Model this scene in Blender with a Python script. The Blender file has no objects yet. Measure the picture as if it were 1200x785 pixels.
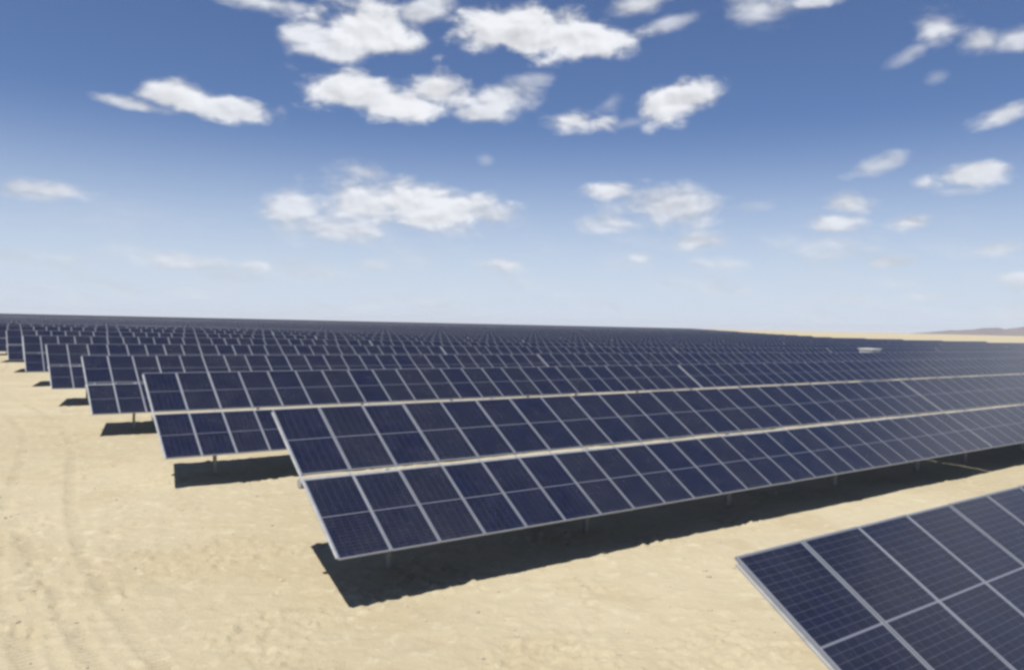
import bpy, bmesh, math, random
from mathutils import Vector, Matrix, noise

random.seed(7)
C = bpy.context.scene.collection
sc = bpy.context.scene
R = math.radians

# ------------------------------------------------------------------ camera
CAM_H = 5.75
PITCH, ROLL, FPX = R(0.80), R(1.26), 902.0        # focal length in pixels of a 1200 wide frame
cd = bpy.data.cameras.new('camera')
cam = bpy.data.objects.new('camera', cd)
C.objects.link(cam)
cd.sensor_width = 36.0
cd.sensor_fit = 'HORIZONTAL'
cd.lens = FPX / 1200 * 36
cd.clip_start = 0.1
cd.clip_end = 60000
Fv = Vector((0, math.cos(PITCH), -math.sin(PITCH)))
R0 = Vector((1, 0, 0))
U0 = R0.cross(Fv)
Rv = R0 * math.cos(ROLL) + U0 * math.sin(ROLL)
Uv = U0 * math.cos(ROLL) - R0 * math.sin(ROLL)
m = Matrix((Rv, Uv, -Fv)).transposed().to_4x4()
m.translation = Vector((0, 0, CAM_H))
cam.matrix_world = m
sc.camera = cam

# ------------------------------------------------------------------ exposure
sc.view_settings.view_transform = 'Standard'
sc.view_settings.look = 'None'
sc.view_settings.gamma = 1
sc.view_settings.use_curve_mapping = False
EXPOSURE = 0.42
EG = 2 ** EXPOSURE
sc.view_settings.exposure = EXPOSURE
sc.cycles.pixel_filter_type = 'BLACKMAN_HARRIS'
sc.cycles.filter_width = 3.0
sc.cycles.max_bounces = 6

# ------------------------------------------------------------------ sun
SUNV = Vector((-0.18, -0.38, 1.0)).normalized()
sl = bpy.data.lights.new('sun', 'SUN')
sl.energy = 5.0
sl.angle = R(0.5)
sl.color = (1.0, 0.975, 0.94)
so = bpy.data.objects.new('sun', sl)
C.objects.link(so)
so.rotation_euler = SUNV.to_track_quat('Z', 'Y').to_euler()
so.location = (0, 0, 60)
SUN_EL = math.asin(SUNV.z)
SUN_ROT = math.atan2(SUNV.x, SUNV.y)


# ------------------------------------------------------------------ node helper
class NT:
    def __init__(s, tree):
        s.t = tree
        s.n = tree.nodes
        s.l = tree.links

    def new(s, kind, **kw):
        n = s.n.new(kind)
        for k, v in kw.items():
            setattr(n, k, v)
        return n

    def put(s, sock, v):
        if isinstance(v, bpy.types.NodeSocket):
            s.l.new(v, sock)
        elif v is not None:
            sock.default_value = v

    def math(s, op, a, b=None, c=None, clamp=False):
        n = s.new('ShaderNodeMath', operation=op, use_clamp=clamp)
        s.put(n.inputs[0], a)
        if b is not None: s.put(n.inputs[1], b)
        if c is not None: s.put(n.inputs[2], c)
        return n.outputs[0]

    def vmath(s, op, a, b=None, scale=None):
        n = s.new('ShaderNodeVectorMath', operation=op)
        s.put(n.inputs[0], a)
        if b is not None: s.put(n.inputs[1], b)
        if scale is not None: s.put(n.inputs['Scale'], scale)
        return n.outputs['Value'] if op in ('LENGTH', 'DOT_PRODUCT', 'DISTANCE') else n.outputs[0]

    def ramp(s, v, a, b, lo=0.0, hi=1.0, smooth=True):
        n = s.new('ShaderNodeMapRange', interpolation_type='SMOOTHSTEP' if smooth else 'LINEAR')
        n.clamp = True
        s.put(n.inputs[0], v)
        for i, x in enumerate((a, b, lo, hi)): s.put(n.inputs[1 + i], x)
        return n.outputs[0]

    def noise(s, vec, scale, detail=4, rough=0.5, dist=0.0, dims='3D'):
        n = s.new('ShaderNodeTexNoise', noise_dimensions=dims)
        s.put(n.inputs['Vector'], vec)
        n.inputs['Scale'].default_value = scale
        n.inputs['Detail'].default_value = detail
        n.inputs['Roughness'].default_value = rough
        n.inputs['Distortion'].default_value = dist
        return n.outputs['Fac']

    def mix(s, f, a, b, blend='MIX'):
        n = s.new('ShaderNodeMix', data_type='RGBA', blend_type=blend)
        s.put(n.inputs[0], f)
        s.put(n.inputs[6], a)
        s.put(n.inputs[7], b)
        return n.outputs[2]

    def sep(s, v):
        n = s.new('ShaderNodeSeparateXYZ')
        s.put(n.inputs[0], v)
        return n.outputs

    def comb(s, x, y, z=0.0):
        n = s.new('ShaderNodeCombineXYZ')
        for i, q in enumerate((x, y, z)): s.put(n.inputs[i], q)
        return n.outputs[0]


# ------------------------------------------------------------------ world: sky and clouds
def pix_dir(x, y):
    v = Fv * FPX + Rv * (x - 600) + Uv * (392.5 - y)
    v.normalize()
    return math.atan2(v.x, v.y), math.asin(v.z)


world = bpy.data.worlds.new('World')
sc.world = world
world.use_nodes = True
w = NT(world.node_tree)
w.n.clear()
sky = w.new('ShaderNodeTexSky', sky_type='NISHITA')
sky.sun_disc = False
sky.sun_elevation = SUN_EL
sky.sun_rotation = SUN_ROT
sky.altitude = 700
sky.air_density = 1.0
sky.dust_density = 0.25
sky.ozone_density = 2.2
SKY_STRENGTH = 0.06
bg = w.new('ShaderNodeBackground')
out = w.new('ShaderNodeOutputWorld')
tc = w.new('ShaderNodeTexCoord')
dx, dy, dz = w.sep(tc.outputs['Generated'])[:3]
az = w.math('ARCTAN2', dx, dy)
el = w.math('ARCSINE', dz)
pos = w.comb(az, el)
# noise space: azimuth against a stretched elevation, so that clouds flatten towards the horizon
npos = w.comb(az, w.math('MULTIPLY', el, 1.7))
warp = w.new('ShaderNodeTexNoise')
w.put(warp.inputs['Vector'], npos)
warp.inputs['Scale'].default_value = 9
warp.inputs['Detail'].default_value = 3
wv = w.vmath('SCALE', w.vmath('SUBTRACT', warp.outputs['Color'], (0.5, 0.5, 0.5)), scale=0.045)
npw = w.vmath('ADD', npos, wv)
n1 = w.noise(npw, 15, 8, 0.54)
n2 = w.noise(w.vmath('ADD', npw, (0.004, 0.010, 0.0)), 15, 3, 0.45)
nz = w.math('MULTIPLY', w.math('SUBTRACT', n1, 0.5), 2.1)
n1s = w.noise(npw, 15, 3, 0.45)
# (x, y, half width, half height, rotation deg, opacity, softness) of each cloud as seen from the array's corner
CLOUDS = [
    (425, 32, 82, 44, 0, 1, .5), (490, 14, 50, 20, 18, .85, .8), (400, 58, 52, 20, 0, .95, .6), (375,40,45,22,0,.9,.7),
    (635, 42, 125, 32, 0, 1, .4), (600, 30, 66, 28, 0, 1, .4), (690, 48, 62, 25, 6, 1, .5),
    (310, 4, 66, 15, -3, .7, .9), (345,9,30,12,0,.5,.9),
    (212, 115, 46, 20, 6, 1, .6), (160, 124, 62, 9, -5, .8, .8), (268, 128, 66, 17, -4, .95, .6),
    (408, 105, 68, 26, 0, 1, .5), (470, 122, 84, 22, -2, 1, .5), (518, 112, 58, 26, 0, 1, .6), (585, 116, 56, 23, 3, .7, .9), (560,132,50,14,0,.7,.8), (620,97,34,12,8,.35,1),
    (745, 8, 45, 16, 8, .6, .9), (785, 27, 44, 12, 14, .45, 1.0),
    (893, 10, 52, 26, -10, .55, 1.0), (955, 3, 34, 9, 0, .6, .8),
    (792, 122, 50, 25, 17, 1, .5), (683, 145, 48, 17, -3, .95, .6), (714, 121, 22, 14, 30, .3, 1), (735,145,60,8,12,.2,1),
    (1097, 32, 38, 26, -8, .85, .7), (1068, 62, 34, 11, 24, .35, 1.0), (1150, 50, 34, 17, -6, .6, .8), (1188, 47, 44, 19, 4, .55, .9),
    (1097, 90, 18, 10, 0, .25, 1.0), (1172, 136, 46, 15, 17, .85, .6),
    (425, 238, 72, 40, -6, .9, .7), (500, 240, 110, 34, -4, .95, .6), (400, 268, 84, 24, 0, .75, .8), (345, 242, 48, 24, 0, .8, .8), (560, 248, 58, 20, -6, .75, .8),(430,203,40,14,-10,.4,1),
    (775, 246, 78, 30, 0, .85, .8), (712, 224, 36, 14, -6, .65, .8), (730, 262, 60, 15, 0, .55, .9),
    (585, 310, 40, 15, -5, .5, 1.0), (822, 285, 52, 17, 0, .6, .9), (845, 308, 52, 13, 0, .35, 1.0), (748, 301, 25, 10, 0, .45, .9),
    (1030, 193, 50, 14, 13, .45, .9), (1140, 205, 66, 17, 3, .9, .6), (1125, 224, 40, 8, 0, .3, 1.0), (880,243,40,10,4,.18,1),
    (975, 262, 48, 15, 0, .8, .6), (995, 240, 46, 17, -4, .65, .8), (1065, 261, 38, 13, 0, .65, .7),
    (1160, 292, 50, 11, 3, .45, .9), (965, 288, 74, 24, -5, .3, 1.0), (1035, 308, 40, 10, 0, .4, .9),
    (60, 224, 76, 13, 3, .55, .9), (40, 229, 60, 9, 0, .4, .9),
    (210, 306, 68, 14, -4, .45, .9), (180,298,50,10,-8,.25,1), (304, 313, 27, 9, 0, .4, .9), (362, 318, 22, 8, 0, .35, .9), (80, 305, 26, 10, 0, .3, .9), (438, 310, 22, 9, 0, .3, .9),
    (870, 341, 30, 9, 0, .3, .9), (1090, 347, 48, 10, 0, .35, .9), (1000, 350, 40, 8, 0, .25, .9), (1192, 326, 26, 10, 0, .4, .9), (570, 187, 14, 9, 0, .2, .9),
    # a few out of frame, for the reflections in the glass
    (1500, 100, 150, 40, 0, .9, .6),
]
# clouds outside the frame, high on the right: (azimuth, elevation, half width, half height) in degrees
CLOUDS_OUT = [(50, 24, 9, 5), (60, 28, 7, 5.5), (66, 22, 9, 4.5), (45, 17, 8, 3.5), (80, 30, 10, 7), (-60, 35, 12, 8)]
total = None
PUFFS = []
for (cx, cy, hw, hh, rot, op, soft) in CLOUDS:
    a0, e0 = pix_dir(cx, cy)
    PUFFS.append((a0, e0, abs(pix_dir(cx + hw, cy)[0] - a0), abs(pix_dir(cx, cy - hh)[1] - e0), rot, op if op > 0.7 else min(0.9, op * 1.4), soft))
for (a0, e0, hw, hh) in CLOUDS_OUT:
    PUFFS.append((R(a0), R(e0), R(hw), R(hh), 0, 0.9, 0.7))
for (a0, e0, sa, se, rot, op, soft) in PUFFS:
    mp = w.new('ShaderNodeMapping', vector_type='TEXTURE')
    # each cloud waits for the one before it, which keeps the shader's stack small
    w.put(mp.inputs['Vector'], pos if total is None else w.comb(w.math('MULTIPLY_ADD', total, 1e-7, az), el))
    mp.inputs['Location'].default_value = (a0, e0, 0)
    mp.inputs['Rotation'].default_value = (0, 0, R(rot))
    mp.inputs['Scale'].default_value = (sa * 1.12, se * 1.12, 1)
    # flat base, domed top
    ln = w.vmath('LENGTH', mp.outputs[0])
    f = w.math('ADD', w.math('SUBTRACT', 1.0, ln), nz)
    al = w.ramp(f, 0.02, 0.02 + 0.85 * soft + 0.15, 0.0, op)
    total = al if total is None else w.math('MAXIMUM', total, al)
# thin high veil close to the horizon
veil = w.math('MULTIPLY', w.ramp(el, 0.18, 0.02, 0.0, 0.42), w.ramp(w.noise(w.comb(az, w.math('MULTIPLY', el, 3.2)), 9, 6, 0.55), 0.45, 0.72))
total = w.math('MAXIMUM', total, veil)
above = w.ramp(el, 0.0, 0.015)
total = w.math('MULTIPLY', total, above)
relief = w.math('MULTIPLY', w.math('SUBTRACT', n1s, n2), 1.3)
lit = w.math('ADD', w.ramp(total, 0.2, 1.0, 0.72, 0.86), relief, clamp=True)
lit = w.math('MULTIPLY', w.math('MAXIMUM', w.math('MINIMUM', lit, 0.95), 0.60), 1.0 / SKY_STRENGTH / EG)
hz = 1.0 / SKY_STRENGTH / EG
# the air near the horizon is pale with fine dust
tint = w.mix(w.ramp(el, 0.265, -0.01, 0.0, 0.92), w.mix(1.0, sky.outputs[0], (0.86, 0.95, 1.20, 1), 'MULTIPLY'),
             (0.64 * hz, 0.725 * hz, 0.855 * hz, 1))
skyc = w.mix(total, tint, w.vmath('MULTIPLY', w.comb(lit, lit, lit), (0.93, 0.95, 1.0)))
w.put(bg.inputs['Color'], skyc)
bg.inputs['Strength'].default_value = SKY_STRENGTH
w.l.new(bg.outputs[0], out.inputs[0])
world.cycles.sampling_method = 'MANUAL'
world.cycles.sample_map_resolution = 512


# ------------------------------------------------------------------ materials
def material(name):
    mt = bpy.data.materials.new(name)
    mt.use_nodes = True
    t = NT(mt.node_tree)
    b = t.n['Principled BSDF']
    return mt, t, b


def bump(t, b, h, strength, dist):
    n = t.new('ShaderNodeBump')
    n.inputs['Strength'].default_value = strength
    n.inputs['Distance'].default_value = dist
    t.put(n.inputs['Height'], h)
    t.l.new(n.outputs[0], b.inputs['Normal'])


# wheel tracks beside the row ends: place across, gauge, sideways sway, its frequency and phase
TRACKS = [(0.7, 1.7, 0.5, 0.10, 1.0), (-1.9, 1.75, 0.7, 0.07, 4.0), (2.6, 1.7, 0.9, 0.13, 2.2), (-7.0, 1.8, 1.6, 0.05, 0.5), (-13.5, 1.8, 1.2, 0.04, 3.0)]


def mat_sand():
    mt, t, b = material('desert_sand')
    geo = t.new('ShaderNodeNewGeometry')
    P = geo.outputs['Position']
    big = t.noise(P, 0.045, 4, 0.55)
    mid = t.noise(P, 0.35, 5, 0.6, 0.6)
    fine = t.noise(P, 2.6, 6, 0.62, 0.3)
    grit = t.noise(P, 26, 4, 0.65)
    c = t.mix(t.ramp(big, 0.35, 0.65), (0.455, 0.374, 0.230, 1), (0.530, 0.445, 0.288, 1))
    c = t.mix(t.math('MULTIPLY', t.ramp(mid, 0.45, 0.66), 0.55), c, (0.44, 0.345, 0.205, 1))
    c = t.mix(t.math('MULTIPLY', t.ramp(fine, 0.52, 0.72), 0.45), c, (0.66, 0.57, 0.39, 1))
    # pinkish and darker gravelly patches
    pt = t.noise(P, 0.9, 3, 0.5)
    c = t.mix(t.math('MULTIPLY', t.math('MULTIPLY', t.ramp(pt, 0.56, 0.7), t.ramp(grit, 0.45, 0.62)), 0.4), c, (0.34, 0.25, 0.165, 1))
    # wheel tracks: pairs of faint ribbons that wander over the sand
    x, y, z = t.sep(P)[:3]
    al = t.math('ADD', t.math('MULTIPLY', x, -0.5874), t.math('MULTIPLY', y, 0.8093))
    ac = t.math('ADD', t.math('MULTIPLY', x, 0.8093), t.math('MULTIPLY', y, 0.5874))
    tr = None
    for (off, g, amp, fr, ph) in TRACKS:
        wob = t.math('MULTIPLY', t.math('SINE', t.math('ADD', t.math('MULTIPLY', al, fr), ph)), amp)
        dd = t.math('SUBTRACT', t.math('ABSOLUTE', t.math('SUBTRACT', t.math('SUBTRACT', ac, off), wob)), g / 2)
        k = t.ramp(t.math('ABSOLUTE', dd), 0.24, 0.10)
        tr = k if tr is None else t.math('MAXIMUM', tr, k)
    tread = t.math('MULTIPLY', t.math('SINE', t.math('MULTIPLY', al, 42.0)), 0.10)
    tr = t.math('MULTIPLY', tr, t.ramp(t.noise(P, 0.5, 3, 0.6), 0.36, 0.6))
    c = t.mix(t.math('MULTIPLY', tr, 0.28), c, (0.38, 0.305, 0.19, 1))
    c = t.mix(1.0, c, (0.76, 0.785, 0.815, 1), 'MULTIPLY')
    t.put(b.inputs['Base Color'], c)
    b.inputs['Roughness'].default_value = 0.95
    b.inputs['Specular IOR Level'].default_value = 0.15
    rip = t.noise(P, 7, 5, 0.6, 0.8)
    h = t.math('ADD', t.math('ADD', t.math('MULTIPLY', fine, 0.6), t.math('MULTIPLY', rip, 0.22)),
               t.math('ADD', t.math('MULTIPLY', grit, 0.06), t.math('MULTIPLY', tr, t.math('ADD', tread, -0.08))))
    bump(t, b, h, 0.9, 0.12)
    return mt


def uv(t, name='UVMap'):
    n = t.new('ShaderNodeUVMap')
    n.uv_map = name
    return t.sep(n.outputs[0])


PW, PL, GAP = 1.128, 2.28, 0.022     # module width, length, space between modules
MID = 0.16                           # space over the torque tube
LIP = 0.018


def mat_glass():
    mt, t, b = material('solar_cell_glass')
    u, v, _ = uv(t)[:3]
    info = t.new('ShaderNodeObjectInfo')
    at = t.new('ShaderNodeAttribute', attribute_name='module_tone')
    rnd = t.math('FRACT', t.math('ADD', info.outputs['Random'], at.outputs['Fac']))
    # cells: 6 across, 12 + 12 half cells up, a white strip in the middle
    mg = 0.030
    cw = (PW - 2 * mg) / 6
    fu = t.math('ABSOLUTE', t.math('SUBTRACT', t.math('FRACT', t.math('DIVIDE', t.math('SUBTRACT', u, mg), cw)), 0.5))
    lu = t.ramp(fu, 0.5 - 0.011, 0.5 - 0.006)
    half = PL / 2
    vm = t.math('ABSOLUTE', t.math('SUBTRACT', v, half))
    ch = (half - mg - 0.012) / 12
    fv = t.math('ABSOLUTE', t.math('SUBTRACT', t.math('FRACT', t.math('DIVIDE', t.math('SUBTRACT', vm, 0.012), ch)), 0.5))
    lv = t.ramp(fv, 0.5 - 0.022, 0.5 - 0.012)
    line = t.math('MAXIMUM', lu, lv)
    # busbars: nine hairlines in each cell
    fb = t.math('ABSOLUTE', t.math('SUBTRACT', t.math('FRACT', t.math('DIVIDE', t.math('SUBTRACT', u, mg), cw / 9)), 0.5))
    lb = t.math('MULTIPLY', t.ramp(fb, 0.06, 0.02), 0.10)
    midl = t.ramp(vm, 0.0125, 0.0095)
    eu = t.math('MINIMUM', u, t.math('SUBTRACT', PW, u))
    ev = t.math('MINIMUM', v, t.math('SUBTRACT', PL, v))
    edge = t.ramp(t.math('MINIMUM', eu, ev), mg + 0.002, mg - 0.001)
    cu = t.math('FLOOR', t.math('DIVIDE', t.math('SUBTRACT', u, mg), cw))
    cv = t.math('FLOOR', t.math('DIVIDE', v, ch * 2))
    wn = t.new('ShaderNodeTexWhiteNoise', noise_dimensions='3D')
    t.put(wn.inputs['Vector'], t.comb(cu, cv, t.math('MULTIPLY', rnd, 91.0)))
    cellr = wn.outputs['Value']
    base = t.mix(cellr, (0.0028, 0.0042, 0.0150, 1), (0.0050, 0.0070, 0.0235, 1))
    base = t.mix(t.math('MULTIPLY', rnd, 0.5), base, (0.007, 0.008, 0.015, 1))
    base = t.mix(lb, base, (0.35, 0.36, 0.4, 1))
    base = t.mix(t.math('MULTIPLY', line, 0.32), base, (0.20, 0.22, 0.28, 1))
    base = t.mix(t.math('MULTIPLY', midl, 0.27), base, (0.42, 0.44, 0.50, 1))
    base = t.mix(t.math('MULTIPLY', edge, 0.3), base, (0.34, 0.36, 0.42, 1))
    # desert dust, more of it towards the lower edge
    geo = t.new('ShaderNodeNewGeometry')
    dn = t.noise(geo.outputs['Position'], 1.3, 5, 0.62)
    dust = t.math('ADD', t.math('MULTIPLY', t.ramp(dn, 0.35, 0.75), 0.030), t.math('MULTIPLY', rnd, 0.012))
    low = t.math('MULTIPLY', t.ramp(v, 0.16, 0.02), t.ramp(t.noise(geo.outputs['Position'], 5, 4, 0.6), 0.3, 0.7))
    dust = t.math('ADD', dust, t.math('MULTIPLY', low, 0.05))
    streak = t.noise(t.vmath('MULTIPLY', geo.outputs['Position'], (6.0, 6.0, 0.7)), 1.0, 3, 0.6)
    dust = t.math('ADD', dust, t.math('MULTIPLY', t.ramp(streak, 0.55, 0.75), 0.022))
    base = t.mix(t.math('ADD', t.math('MULTIPLY', dust, 0.6), 0.002), base, (0.34, 0.295, 0.225, 1))
    t.put(b.inputs['Base Color'], base)
    t.put(b.inputs['Roughness'], t.math('ADD', 0.20, t.math('MULTIPLY', dust, 2.0)))
    b.inputs['IOR'].default_value = 1.44
    return mt


def simple(name, col, rough, metal=0.0, var=0.12, scale=3.0):
    mt, t, b = material(name)
    geo = t.new('ShaderNodeNewGeometry')
    n = t.noise(geo.outputs['Position'], scale, 4, 0.6)
    d = tuple(c * (1 - var) for c in col[:3]) + (1,)
    t.put(b.inputs['Base Color'], t.mix(t.ramp(n, 0.35, 0.7), col + (1,), d))
    b.inputs['Roughness'].default_value = rough
    b.inputs['Metallic'].default_value = metal
    return mt


M_SAND = mat_sand()
M_GLASS = mat_glass()
M_FAR = simple('far_cell_glass', (0.03, 0.033, 0.05), 0.35)
M_FRAME = simple('aluminium_frame', (0.245, 0.255, 0.275), 0.42, 0.35)
M_STEEL = simple('galvanised_steel', (0.42, 0.42, 0.41), 0.5, 0.4, 0.25, 6)
M_BACK = simple('dark_backsheet', (0.10, 0.10, 0.11), 0.6)
M_BOX = simple('black_plastic', (0.02, 0.02, 0.022), 0.5)
M_WHITE = simple('white_cabin_paint', (0.62, 0.62, 0.60), 0.4, 0.0, 0.06)
M_GREY = simple('grey_vent_metal', (0.28, 0.29, 0.30), 0.5, 0.3)
M_CONC = simple('concrete', (0.38, 0.36, 0.33), 0.9, 0, 0.2, 2)
M_ROCK = simple('sandstone_pebble', (0.42, 0.34, 0.25), 0.9, 0, 0.35, 9)


def mat_hill():
    mt, t, b = material('bare_desert_hill')
    geo = t.new('ShaderNodeNewGeometry')
    n = t.noise(geo.outputs['Position'], 0.006, 6, 0.6)
    t.put(b.inputs['Base Color'], t.mix(t.ramp(n, 0.35, 0.65), (0.11, 0.090, 0.085, 1), (0.16, 0.13, 0.115, 1)))
    b.inputs['Roughness'].default_value = 1.0
    return mt


# ------------------------------------------------------------------ mesh builder
class MB:
    def __init__(s):
        s.v, s.f, s.m, s.uv, s.tone, s.mats = [], [], [], [], [], []

    def mi(s, mat):
        if mat not in s.mats: s.mats.append(mat)
        return s.mats.index(mat)

    def quad(s, pts, mat, uvs=None, tone=0.0):
        i = len(s.v)
        s.v += [tuple(p) for p in pts]
        s.f.append(tuple(range(i, i + len(pts))))
        s.m.append(s.mi(mat))
        s.uv.append(uvs or [(-1, -1)] * len(pts))
        s.tone.append(tone)

    def box(s, lo, hi, mat, M=None, skip=()):
        (x0, y0, z0), (x1, y1, z1) = lo, hi
        p = [Vector(q) for q in ((x0, y0, z0), (x1, y0, z0), (x1, y1, z0), (x0, y1, z0), (x0, y0, z1), (x1, y0, z1), (x1, y1, z1), (x0, y1, z1))]
        if M: p = [M @ q for q in p]
        for k, idx in enumerate(((0, 3, 2, 1), (4, 5, 6, 7), (0, 1, 5, 4), (1, 2, 6, 5), (2, 3, 7, 6), (3, 0, 4, 7))):
            if k not in skip:
                s.quad([p[i] for i in idx], mat)

    def tube(s, a, b, r, mat, n=12, r2=None, caps=True):
        a, b = Vector(a), Vector(b)
        q = (b - a).to_track_quat('Z', 'Y')
        r2 = r if r2 is None else r2
        ra = [a + q @ Vector((r * math.cos(2 * math.pi * i / n), r * math.sin(2 * math.pi * i / n), 0)) for i in range(n)]
        rb = [b + q @ Vector((r2 * math.cos(2 * math.pi * i / n), r2 * math.sin(2 * math.pi * i / n), 0)) for i in range(n)]
        for i in range(n):
            j = (i + 1) % n
            s.quad([ra[i], ra[j], rb[j], rb[i]], mat)
        if caps:
            s.quad(list(reversed(ra)), mat)
            s.quad(rb, mat)

    def mesh(s, name):
        me = bpy.data.meshes.new(name)
        me.from_pydata(s.v, [], s.f)
        for mt in s.mats: me.materials.append(mt)
        me.polygons.foreach_set('material_index', s.m)
        ul = me.uv_layers.new(name='UVMap')
        flat = []
        for u in s.uv:
            for q in u: flat += [q[0], q[1]]
        ul.data.foreach_set('uv', flat)
        at = me.attributes.new('module_tone', 'FLOAT', 'FACE')
        at.data.foreach_set('value', s.tone)
        me.update()
        return me


def link(name, me, parent=None):
    o = bpy.data.objects.new(name, me)
    C.objects.link(o)
    if parent: o.parent = parent
    return o


def tag(o, label, cat, group=None):
    o['label'] = label
    o['category'] = cat
    if group: o['group'] = group
    return o


# ------------------------------------------------------------------ ground
TH = R(35.97)                      # direction of the rows
D = Vector((math.cos(TH), math.sin(TH), 0))
NB = Vector((-math.sin(TH), math.cos(TH), 0))   # from row to row, away from the viewer


def terrain(x, y):
    # a long low swell under the far left of the field
    return 0.95 * math.exp(-((x + 60) / 45) ** 2 - ((y - 90) / 50) ** 2)


def ground_z(x, y):
    r = math.hypot(x, y)
    z = terrain(x, y)
    if r < 120:
        k = 1 - max(0, (r - 60)) / 60 if r > 60 else 1
        z += k * 0.05 * noise.noise(Vector((x * 0.22, y * 0.22, 3)))
        z += k * 0.030 * noise.noise(Vector((x * 0.8, y * 0.8, 7)))
        z += k * 0.020 * noise.noise(Vector((x * 2.7, y * 2.7, 1)))
        q = noise.noise(Vector((x * 0.35, y * 0.35, 12)))
        if r < 60 and q > 0.05:      # trampled patches with clods
            c = noise.noise(Vector((x * 5.5, y * 5.5, 4)))
            z += k * min(1, (q - 0.05) * 5) * 0.9 * (0.08 * max(0, c - 0.12) - 0.07 * max(0, -c - 0.2)) * 2
    return z


FOOT = []
frnd = random.Random(21)
for (fx, fy, ang, n) in ((-8.0, 12.5, 112, 26), (-10.5, 15.0, 80, 22), (-3.0, 11.0, 150, 24), (-12.5, 20.0, 30, 24), (1.5, 10.5, 95, 14), (-6.0, 15.5, 20, 18)):
    for i in range(n):
        ang += frnd.uniform(-9, 9)
        fx += 0.68 * math.cos(R(ang)); fy += 0.68 * math.sin(R(ang))
        sd = 0.11 * (1 if i % 2 else -1)
        FOOT.append((fx - sd * math.sin(R(ang)), fy + sd * math.cos(R(ang)), R(ang), frnd.uniform(0.025, 0.05)))
for i in range(70):      # churned spots
    FOOT.append((-9.2 + frnd.gauss(0, 1.3), 16.5 + frnd.gauss(0, 1.6), frnd.uniform(0, 6), frnd.uniform(0.03, 0.075)))


def marks(x, y):
    z = 0.0
    al = -0.5874 * x + 0.8093 * y
    ac = 0.8093 * x + 0.5874 * y
    for (off, g, amp, fr, ph) in TRACKS:
        d = abs(abs(ac - off - amp * math.sin(al * fr + ph)) - g / 2)
        if d < 0.5:
            z += -0.017 * math.exp(-(d / 0.13) ** 2) + 0.009 * math.exp(-((d - 0.26) / 0.08) ** 2)
    if -20 < x < 4 and 8 < y < 36:
        for (fx, fy, a, dp) in FOOT:
            dx, dy = x - fx, y - fy
            if abs(dx) < 0.4 and abs(dy) < 0.4:
                u = (dx * math.cos(a) + dy * math.sin(a)) / 0.17
                v = (-dx * math.sin(a) + dy * math.cos(a)) / 0.085
                q = math.sqrt(u * u + v * v)
                z += -dp * math.exp(-q * q) + 0.35 * dp * math.exp(-((q - 1.7) / 0.4) ** 2)
    return z


def build_ground():
    rings = [0.5]
    while rings[-1] < 26000:
        rings.append(rings[-1] * (1.006 if 9 < rings[-1] < 36 else 1.012 if rings[-1] < 60 else 1.09))
    az0, az1, n = -math.pi, math.pi, 300
    # finer angles inside the view, coarser behind
    angs = []
    a = -math.pi
    while a < math.pi - 1e-6:
        angs.append(a)
        a += R(0.2) if abs(a) < R(40) else R(3)
    v, f = [(0, 0, ground_z(0, 0))], []
    na = len(angs)
    for r in rings:
        for a in angs:
            x, y = r * math.sin(a), r * math.cos(a)
            v.append((x, y, ground_z(x, y) + (marks(x, y) if 6 < r < 60 and abs(a) < R(40) else 0)))
    for j in range(na):
        f.append((0, 1 + (j + 1) % na, 1 + j))
    for i in range(len(rings) - 1):
        for j in range(na):
            k = (j + 1) % na
            f.append((1 + i * na + j, 1 + i * na + k, 1 + (i + 1) * na + k, 1 + (i + 1) * na + j))
    me = bpy.data.meshes.new('ground')
    me.from_pydata(v, [], f)
    me.materials.append(M_SAND)
    me.polygons.foreach_set('use_smooth', [True] * len(f))
    me.update()
    if me.polygons[len(f) // 2].normal.z < 0: me.flip_normals()
    o = link('ground', me)
    o['kind'] = 'structure'


build_ground()


def build_hills():
    # low ridge far off on the right, beyond the open desert
    mh = mat_hill()
    v, f = [], []
    nx, ny = 140, 14
    for j in range(ny + 1):
        for i in range(nx + 1):
            a = R(27.2 + 22 * i / nx)
            rr = 9000 + 2600 * j / ny
            k = math.sin(math.pi * j / ny)
            prof = max(0, min(1, (i / nx) * 5.0)) * (0.75 + 0.25 * noise.noise(Vector((i * 0.11, 0, 5)))) * min(1, (nx - i) / nx * 4)
            z = -3 + k * prof * 112 * (1 + 0.22 * noise.noise(Vector((i * 0.3, j * 0.3, 2))) + 0.10 * noise.noise(Vector((i * 0.9, j * 0.9, 2))))
            v.append((rr * math.sin(a), rr * math.cos(a), z))
    for j in range(ny):
        for i in range(nx):
            p = j * (nx + 1) + i
            f.append((p, p + 1, p + nx + 2, p + nx + 1))
    me = bpy.data.meshes.new('hills')
    me.from_pydata(v, [], f)
    me.materials.append(mh)
    me.polygons.foreach_set('use_smooth', [True] * len(f))
    me.update()
    if sum(p.normal.z for p in me.polygons) < 0: me.flip_normals()
    link('hills', me)['kind'] = 'structure'


build_hills()

# ------------------------------------------------------------------ solar tables
TILT = R(32.1)
NCOL = 25
STEP = PW + GAP
PLANE_Z = 2.34                      # height of the glass plane over the torque tube
TUBE_R = 0.112
TLEN = NCOL * STEP
TPITCH = TLEN + 0.12
TM = Matrix.Translation((0, 0, PLANE_Z)) @ Matrix.Rotation(TILT, 4, 'X')   # table plane to the thing's frame
POSTS = [2.1 + i * (TLEN - 4.2) / 4 for i in range(5)]
TH_P = 0.034


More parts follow.
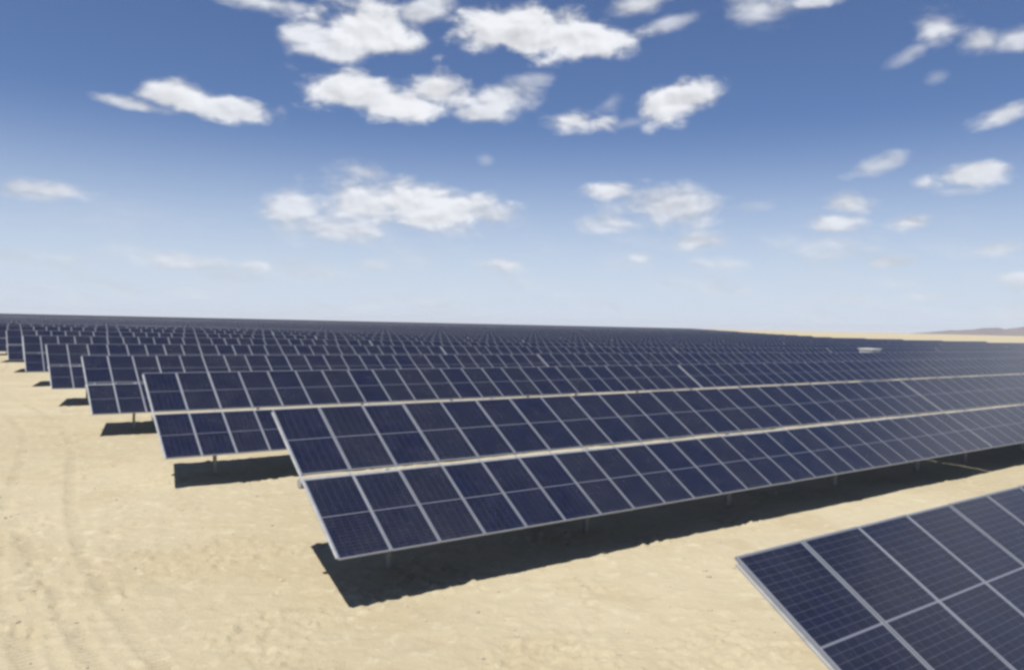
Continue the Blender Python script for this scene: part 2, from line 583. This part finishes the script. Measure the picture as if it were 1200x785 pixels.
def panel_meshes():
    g = MB()      # laminate: glass above, backsheet below, a junction box
    e = 0.010
    z = -0.003
    pts = [(e, e, z), (PW - e, e, z), (PW - e, PL - e, z), (e, PL - e, z)]
    g.quad(pts, M_GLASS, [(p[0], p[1]) for p in pts])
    zb = -0.011
    g.quad([(e, e, zb), (e, PL - e, zb), (PW - e, PL - e, zb), (PW - e, e, zb)], M_BACK)
    for x in (0.25, PW / 2, PW - 0.25):
        g.box((x - 0.04, PL / 2 - 0.03, -0.028), (x + 0.04, PL / 2 + 0.03, zb - 0.001), M_BOX)
    f = MB()      # aluminium frame
    for lo, hi in (((0, 0, -TH_P), (PW, LIP, 0)), ((0, PL - LIP, -TH_P), (PW, PL, 0)),
                   ((0, LIP, -TH_P), (LIP, PL - LIP, 0)), ((PW - LIP, LIP, -TH_P), (PW, PL - LIP, 0))):
        f.box(lo, hi, M_FRAME)
    # hollow below the lip: the frame's sides only are solid in depth, so the glass plane stays clear of them
    return g.mesh('solar_panel'), f.mesh('panel_frame')


ME_PANEL, ME_FRAME = panel_meshes()
PV = [(-MID / 2 - PL), (MID / 2)]        # lower and upper row, bottom edge in the table plane


def tube_axis_z():
    return -(TH_P + 0.022 + TUBE_R)


def rails_mb(g):
    z1 = -TH_P - 0.001
    for i in range(NCOL + 1):
        x = i * STEP - GAP / 2
        g.box((x - 0.025, -2.30, z1 - 0.018), (x + 0.025, 2.30, z1), M_STEEL, TM)


def tube_mb(g, ext=0.05):
    z = tube_axis_z()
    a, b = TM @ Vector((-ext, -0.022, z)), TM @ Vector((TLEN - GAP + ext, -0.022, z))
    g.tube(a, b, TUBE_R, M_STEEL, 12)
    return a


def post_mb(g, x, gz=-0.35):
    c = TM @ Vector((x, -0.022, tube_axis_z()))
    yc, top = c.y, c.z - TUBE_R - 0.03
    # H section pile
    g.box((x - 0.05, yc - 0.080, gz), (x + 0.05, yc - 0.072, top), M_STEEL)
    g.box((x - 0.05, yc + 0.072, gz), (x + 0.05, yc + 0.080, top), M_STEEL)
    g.box((x - 0.004, yc - 0.0715, gz), (x + 0.004, yc + 0.0715, top), M_STEEL)


def bearing_mb(g, x):
    c = TM @ Vector((x, -0.022, tube_axis_z()))
    top = c.z - TUBE_R - 0.03
    g.box((x - 0.06, c.y - 0.11, top + 0.001), (x + 0.06, c.y + 0.11, top + 0.028), M_STEEL)
    for k in range(10):
        a0, a1 = math.pi * 2 * k / 10, math.pi * 2 * (k + 1) / 10
        p = []
        for xx in (x - 0.04, x + 0.04):
            for r in (TUBE_R + 0.004, TUBE_R + 0.03):
                for a in (a0, a1):
                    p.append((xx, c.y + r * math.cos(a), c.z + r * math.sin(a)))
        g.quad([p[2], p[3], p[7], p[6]], M_STEEL)
        g.quad([p[0], p[1], p[3], p[2]], M_STEEL)
        g.quad([p[4], p[6], p[7], p[5]], M_STEEL)


def drive_mb(g, x):
    c = TM @ Vector((x, -0.022, tube_axis_z()))
    g.tube((x - 0.09, c.y, c.z), (x + 0.09, c.y, c.z), 0.15, M_STEEL, 16)
    g.tube((x, c.y - 0.14, c.z - 0.16), (x, c.y + 0.32, c.z - 0.16), 0.05, M_GREY, 10)
    g.box((x - 0.10, c.y - 0.30, c.z - 0.62), (x + 0.10, c.y - 0.12, c.z - 0.28), M_GREY)


def make_full():
    root = bpy.data.objects.new('solar_table', None)
    C.objects.link(root)
    root.empty_display_size = 0.5
    for r in range(2):
        for i in range(NCOL):
            p = link('solar_panel', ME_PANEL, root)
            o = TM @ Vector((i * STEP, PV[r], 0))
            p.location = o
            p.rotation_euler = (TILT, 0, 0)
            link('panel_frame', ME_FRAME, p)
    g = MB(); tube_mb(g); tb = link('torque_tube', g.mesh('torque_tube'), root)
    g = MB(); rails_mb(g); link('mounting_rails', g.mesh('mounting_rails'), root)
    g = MB(); drive_mb(g, POSTS[2]); link('tracker_drive', g.mesh('tracker_drive'), root)
    for x in POSTS:
        g = MB(); post_mb(g, x); ps = link('post', g.mesh('post'), root)
        g = MB(); bearing_mb(g, x); link('bearing', g.mesh('bearing'), ps)
    return root


def light_mb(g, M=Matrix(), rnd=random.Random(3), under=True):
    for r in range(2):
        for i in range(NCOL):
            x0, y0 = i * STEP, PV[r]
            tone = rnd.random()
            T = M @ TM @ Matrix.Translation((x0, y0, 0))
            o = [T @ Vector(q) for q in ((0, 0, 0), (PW, 0, 0), (PW, PL, 0), (0, PL, 0))]
            n_ = [T @ Vector(q) for q in ((LIP, LIP, 0), (PW - LIP, LIP, 0), (PW - LIP, PL - LIP, 0), (LIP, PL - LIP, 0))]
            uvs = [(LIP, LIP), (PW - LIP, LIP), (PW - LIP, PL - LIP), (LIP, PL - LIP)]
            g.quad(n_, M_GLASS, uvs, tone)
            for k in range(4):
                j = (k + 1) % 4
                g.quad([o[k], o[j], n_[j], n_[k]], M_FRAME)
            if under:
                b_ = [T @ Vector(q) for q in ((0, 0, -TH_P), (PW, 0, -TH_P), (PW, PL, -TH_P), (0, PL, -TH_P))]
                g.quad(list(reversed(b_)), M_BACK)
                g.quad([b_[0], b_[1], o[1], o[0]], M_FRAME)
                g.quad([b_[2], b_[3], o[3], o[2]], M_FRAME)
                if i == 0: g.quad([b_[3], b_[0], o[0], o[3]], M_FRAME)
                if i == NCOL - 1: g.quad([b_[1], b_[2], o[2], o[1]], M_FRAME)


def make_light():
    g = MB()
    light_mb(g)
    tube_mb(g)
    rails_mb(g)
    for x in POSTS: post_mb(g, x)
    return g.mesh('solar_table')


def copy_tree(o, parent=None):
    c = o.copy()
    C.objects.link(c)
    c.parent = parent
    for ch in o.children: copy_tree(ch, c)
    return c


# the corner of the first full row and the spacing, measured on site
A_TL = Vector((-5.616, 18.14, 0))
half_tab = (MID / 2 + PL) * math.cos(TILT)
A_TUBE = A_TL - NB * half_tab
ROW_PITCH = 12.9
SHIFT = -0.46                      # each row back starts a little farther left


def row_origin(k):
    return A_TUBE + NB * (ROW_PITCH * k) + D * (SHIFT * k)


def in_view(p0, p1, margin=0.0):
    lim = 600 / FPX
    for t in [i / 12 for i in range(13)]:
        for zz in (0.5, 3.6):
            q = p0.lerp(p1, t)
            q = Vector((q.x, q.y, zz - CAM_H))
            d = q.dot(Fv)
            if d > 0.3 and abs(q.dot(Rv) / d) < lim + margin and abs(q.dot(Uv) / d) < 392.5 / FPX + margin:
                return True
    return False


NROWS, NTAB = 62, 9
tables = []
for k in range(-1, NROWS):
    o = row_origin(k)
    if k == -1:
        o = A_TUBE - NB * 12.98 + D * 0.42
    for t in range(NTAB + max(0, int((k - 11) * 0.52))):
        p0 = o + D * (TPITCH * t)
        p1 = p0 + D * TLEN
        vis = False
        for s in (-half_tab, half_tab):
            vis = vis or in_view(p0 + NB * s, p1 + NB * s)
        if vis:
            tables.append((k, t, p0, ((p0 + p1) / 2).length, (p0).length))
print('tables in view', len(tables))
tables.sort(key=lambda q: min(q[3], q[4]))
single, rest = tables[:300], tables[300:]

ORD = ['first', 'second', 'third', 'fourth', 'fifth', 'sixth', 'seventh', 'eighth', 'ninth', 'tenth']
UNIQ = {
    (-1, 0): 'nearest solar table, cut off by the bottom right corner of the picture',
    (0, 0): 'large solar table in the middle foreground with a broad black shadow below',
    (0, 1): 'grazing solar table continuing the large foreground one to the right edge, past a narrow gap',
    (1, 0): 'solar table just behind the foreground one, over a rectangular shadow and a post',
    (2, 0): 'solar table at left showing two lower panels beside its neighbour, over a small shadow',
    (3, 0): 'fourth solar table end counted along the sand edge, showing one small panel at far left',
    (4, 0): 'fifth solar table end along the sand edge, counted from the foreground one',
}
GROUP = 'solar tables in parallel rows across the desert'


def label_for(k, t):
    if (k, t) in UNIQ: return UNIQ[(k, t)]
    if k <= 8:
        return 'solar table in %s full row from the front, %s from its left end' % (ORD[k], ORD[t])
    return 'distant solar table merging with its neighbours into the dark field below the horizon'


full = make_full()
light = make_light()
used = False
for (k, t, p0, dm, dn) in single:
    if dn < 95 and k <= 5:
        if not used:
            o = full
            used = True
        else:
            o = copy_tree(full)
    else:
        o = link('solar_table', light)
    pe = p0 + D * TLEN
    za, zb = terrain(p0.x, p0.y), terrain(pe.x, pe.y)
    if k == -1: za = zb = -0.18
    jr = random.Random(k * 31 + t * 7 + 5)
    o.location = (p0.x, p0.y, za + (jr.uniform(-0.03, 0.03) if k > 0 else 0))
    o.rotation_euler = (R(jr.uniform(-0.5, 0.5)) if k > 0 else 0, -math.atan2(zb - za, TLEN) + (R(jr.uniform(-0.06, 0.06)) if k > 0 else 0), TH)
    for ch in o.children:
        if ch.name.startswith('solar_panel'):
            ch.rotation_euler = (TILT + R(jr.gauss(0, 0.16)), R(jr.gauss(0, 0.12)), R(jr.gauss(0, 0.03)))
    tag(o, label_for(k, t), 'solar table', GROUP)

if rest:
    g = MB()
    for k in range(NROWS, 300):
        o = row_origin(k)
        T = Matrix.Translation(o) @ Matrix.Rotation(TH, 4, 'Z') @ TM
        xs = -0.8 * ROW_PITCH * (k - NROWS)      # beyond the picture's left edge the field goes on
        xe = TPITCH * (NTAB + (k - 11) * 0.52)
        for r in range(2):
            q = [(0, PV[r], 0), (xe, PV[r], 0), (xe, PV[r] + PL, 0), (0, PV[r] + PL, 0)]
            q[0], q[3] = (xs, PV[r], 0), (xs, PV[r] + PL, 0)
            g.quad([T @ Vector(p) for p in q], M_FAR)

    for (k, t, p0, dm, dn) in rest:
        light_mb(g, Matrix.Translation(p0) @ Matrix.Rotation(TH, 4, 'Z'), under=False)
    o = link('far_solar_tables', g.mesh('far_solar_tables'))
    tag(o, 'farthest solar tables reading as one thin dark band along the horizon', 'solar field')
    o['kind'] = 'stuff'


# ------------------------------------------------------------------ inverter kiosk in an aisle
def build_kiosk():
    root = bpy.data.objects.new('inverter_kiosk', None)
    C.objects.link(root)
    L, W, z0, z1 = 1.7, 1.6, 1.25, 3.76
    g = MB(); g.box((-L / 2, -W / 2, z0), (L / 2, W / 2, z1), M_WHITE); link('cabin_body', g.mesh('cabin_body'), root)
    g = MB()
    g.quad([(-L / 2 - .12, -W / 2 - .12, z1 + .002), (L / 2 + .12, -W / 2 - .12, z1 + .002), (L / 2 + .12, W / 2 + .12, z1 + .002), (-L / 2 - .12, W / 2 + .12, z1 + .002)][::-1], M_WHITE)
    g.box((-L / 2 - .12, -W / 2 - .12, z1 + .003), (L / 2 + .12, W / 2 + .12, z1 + .10), M_WHITE, skip=(0,))
    link('roof', g.mesh('roof'), root)
    for sx in (-0.44, 0.44):
        g = MB(); g.box((sx - .38, -W / 2 - .04, z0 + .15), (sx + .38, -W / 2 - .003, z1 - .25), M_WHITE)
        d = link('door', g.mesh('door'), root)
        g = MB()
        for i in range(8): g.box((sx - .25, -W / 2 - .06, z0 + 1.2 + i * .07), (sx + .25, -W / 2 - .043, z0 + 1.24 + i * .07), M_GREY)
        link('vent', g.mesh('vent'), d)
    for sx in (-1, 1):
        for sy in (-1, 1):
            g = MB(); g.box((sx * .7 - .12, sy * .65 - .12, -0.2), (sx * .7 + .12, sy * .65 + .12, z0 - .16), M_CONC)
            link('pier', g.mesh('pier'), root)
    g = MB(); g.box((-L / 2 - .3, -W / 2 - .9, z0 - .15), (L / 2 + .3, W / 2 + .1, z0 - .003), M_CONC)
    link('platform', g.mesh('platform'), root)
    g = MB()
    for i in range(5): g.box((L / 2 + .32 + .25 * i, -W / 2 - .85, 0.0), (L / 2 + .555 + .25 * i, -W / 2 + .05, z0 - .2 - .22 * i), M_CONC)
    link('steps', g.mesh('steps'), root)
    root.location = (41.7, 89.6, 0)
    root.rotation_euler = (0, 0, TH)
    tag(root, 'small white cabin on a platform showing above the far solar rows at right', 'kiosk')


build_kiosk()


# ------------------------------------------------------------------ loose stones on the sand
def build_pebbles():
    rnd = random.Random(11)
    bm = bmesh.new()
    for i in range(1600):
        r = 8 + 34 * rnd.random() ** 1.3
        a = R(-37 + 74 * rnd.random())
        x, y = r * math.sin(a), r * math.cos(a)
        s = 0.010 + 0.05 * rnd.random() ** 6
        ico = bmesh.ops.create_icosphere(bm, subdivisions=1, radius=s)
        sx, sy, sz = 0.8 + 0.7 * rnd.random(), 0.7 + 0.5 * rnd.random(), 0.4 + 0.4 * rnd.random()
        for vv in ico['verts']:
            j = 1 + 0.25 * noise.noise(vv.co * 40 + Vector((i, 0, 0)))
            vv.co = Vector((vv.co.x * sx * j + x, vv.co.y * sy * j + y, vv.co.z * sz * j + ground_z(x, y) + s * 0.15))
    me = bpy.data.meshes.new('pebbles')
    bm.to_mesh(me)
    bm.free()
    me.materials.append(M_ROCK)
    o = link('pebbles', me)
    tag(o, 'tiny loose stones scattered over the open sand', 'pebbles')
    o['kind'] = 'stuff'


build_pebbles()


# ------------------------------------------------------------------ desert haze
def build_haze():
    g = MB()
    g.box((-27500, -27500, -4.5), (27500, 27500, 150), M_SAND)
    me = g.mesh('haze')
    mt = bpy.data.materials.new('haze_air')
    mt.use_nodes = True
    t = NT(mt.node_tree)
    t.n.clear()
    vol = t.new('ShaderNodeVolumePrincipled')
    vol.inputs['Color'].default_value = (0.99, 0.99, 1.0, 1)
    vol.inputs['Density'].default_value = 0.000035
    vol.inputs['Anisotropy'].default_value = 0.0
    o2 = t.new('ShaderNodeOutputMaterial')
    t.l.new(vol.outputs[0], o2.inputs['Volume'])
    me.materials.clear()
    me.materials.append(mt)
    bm = bmesh.new()
    bm.from_mesh(me)
    bmesh.ops.remove_doubles(bm, verts=bm.verts, dist=0.01)
    bm.to_mesh(me)
    bm.free()
    link('haze', me)['kind'] = 'stuff'


build_haze()
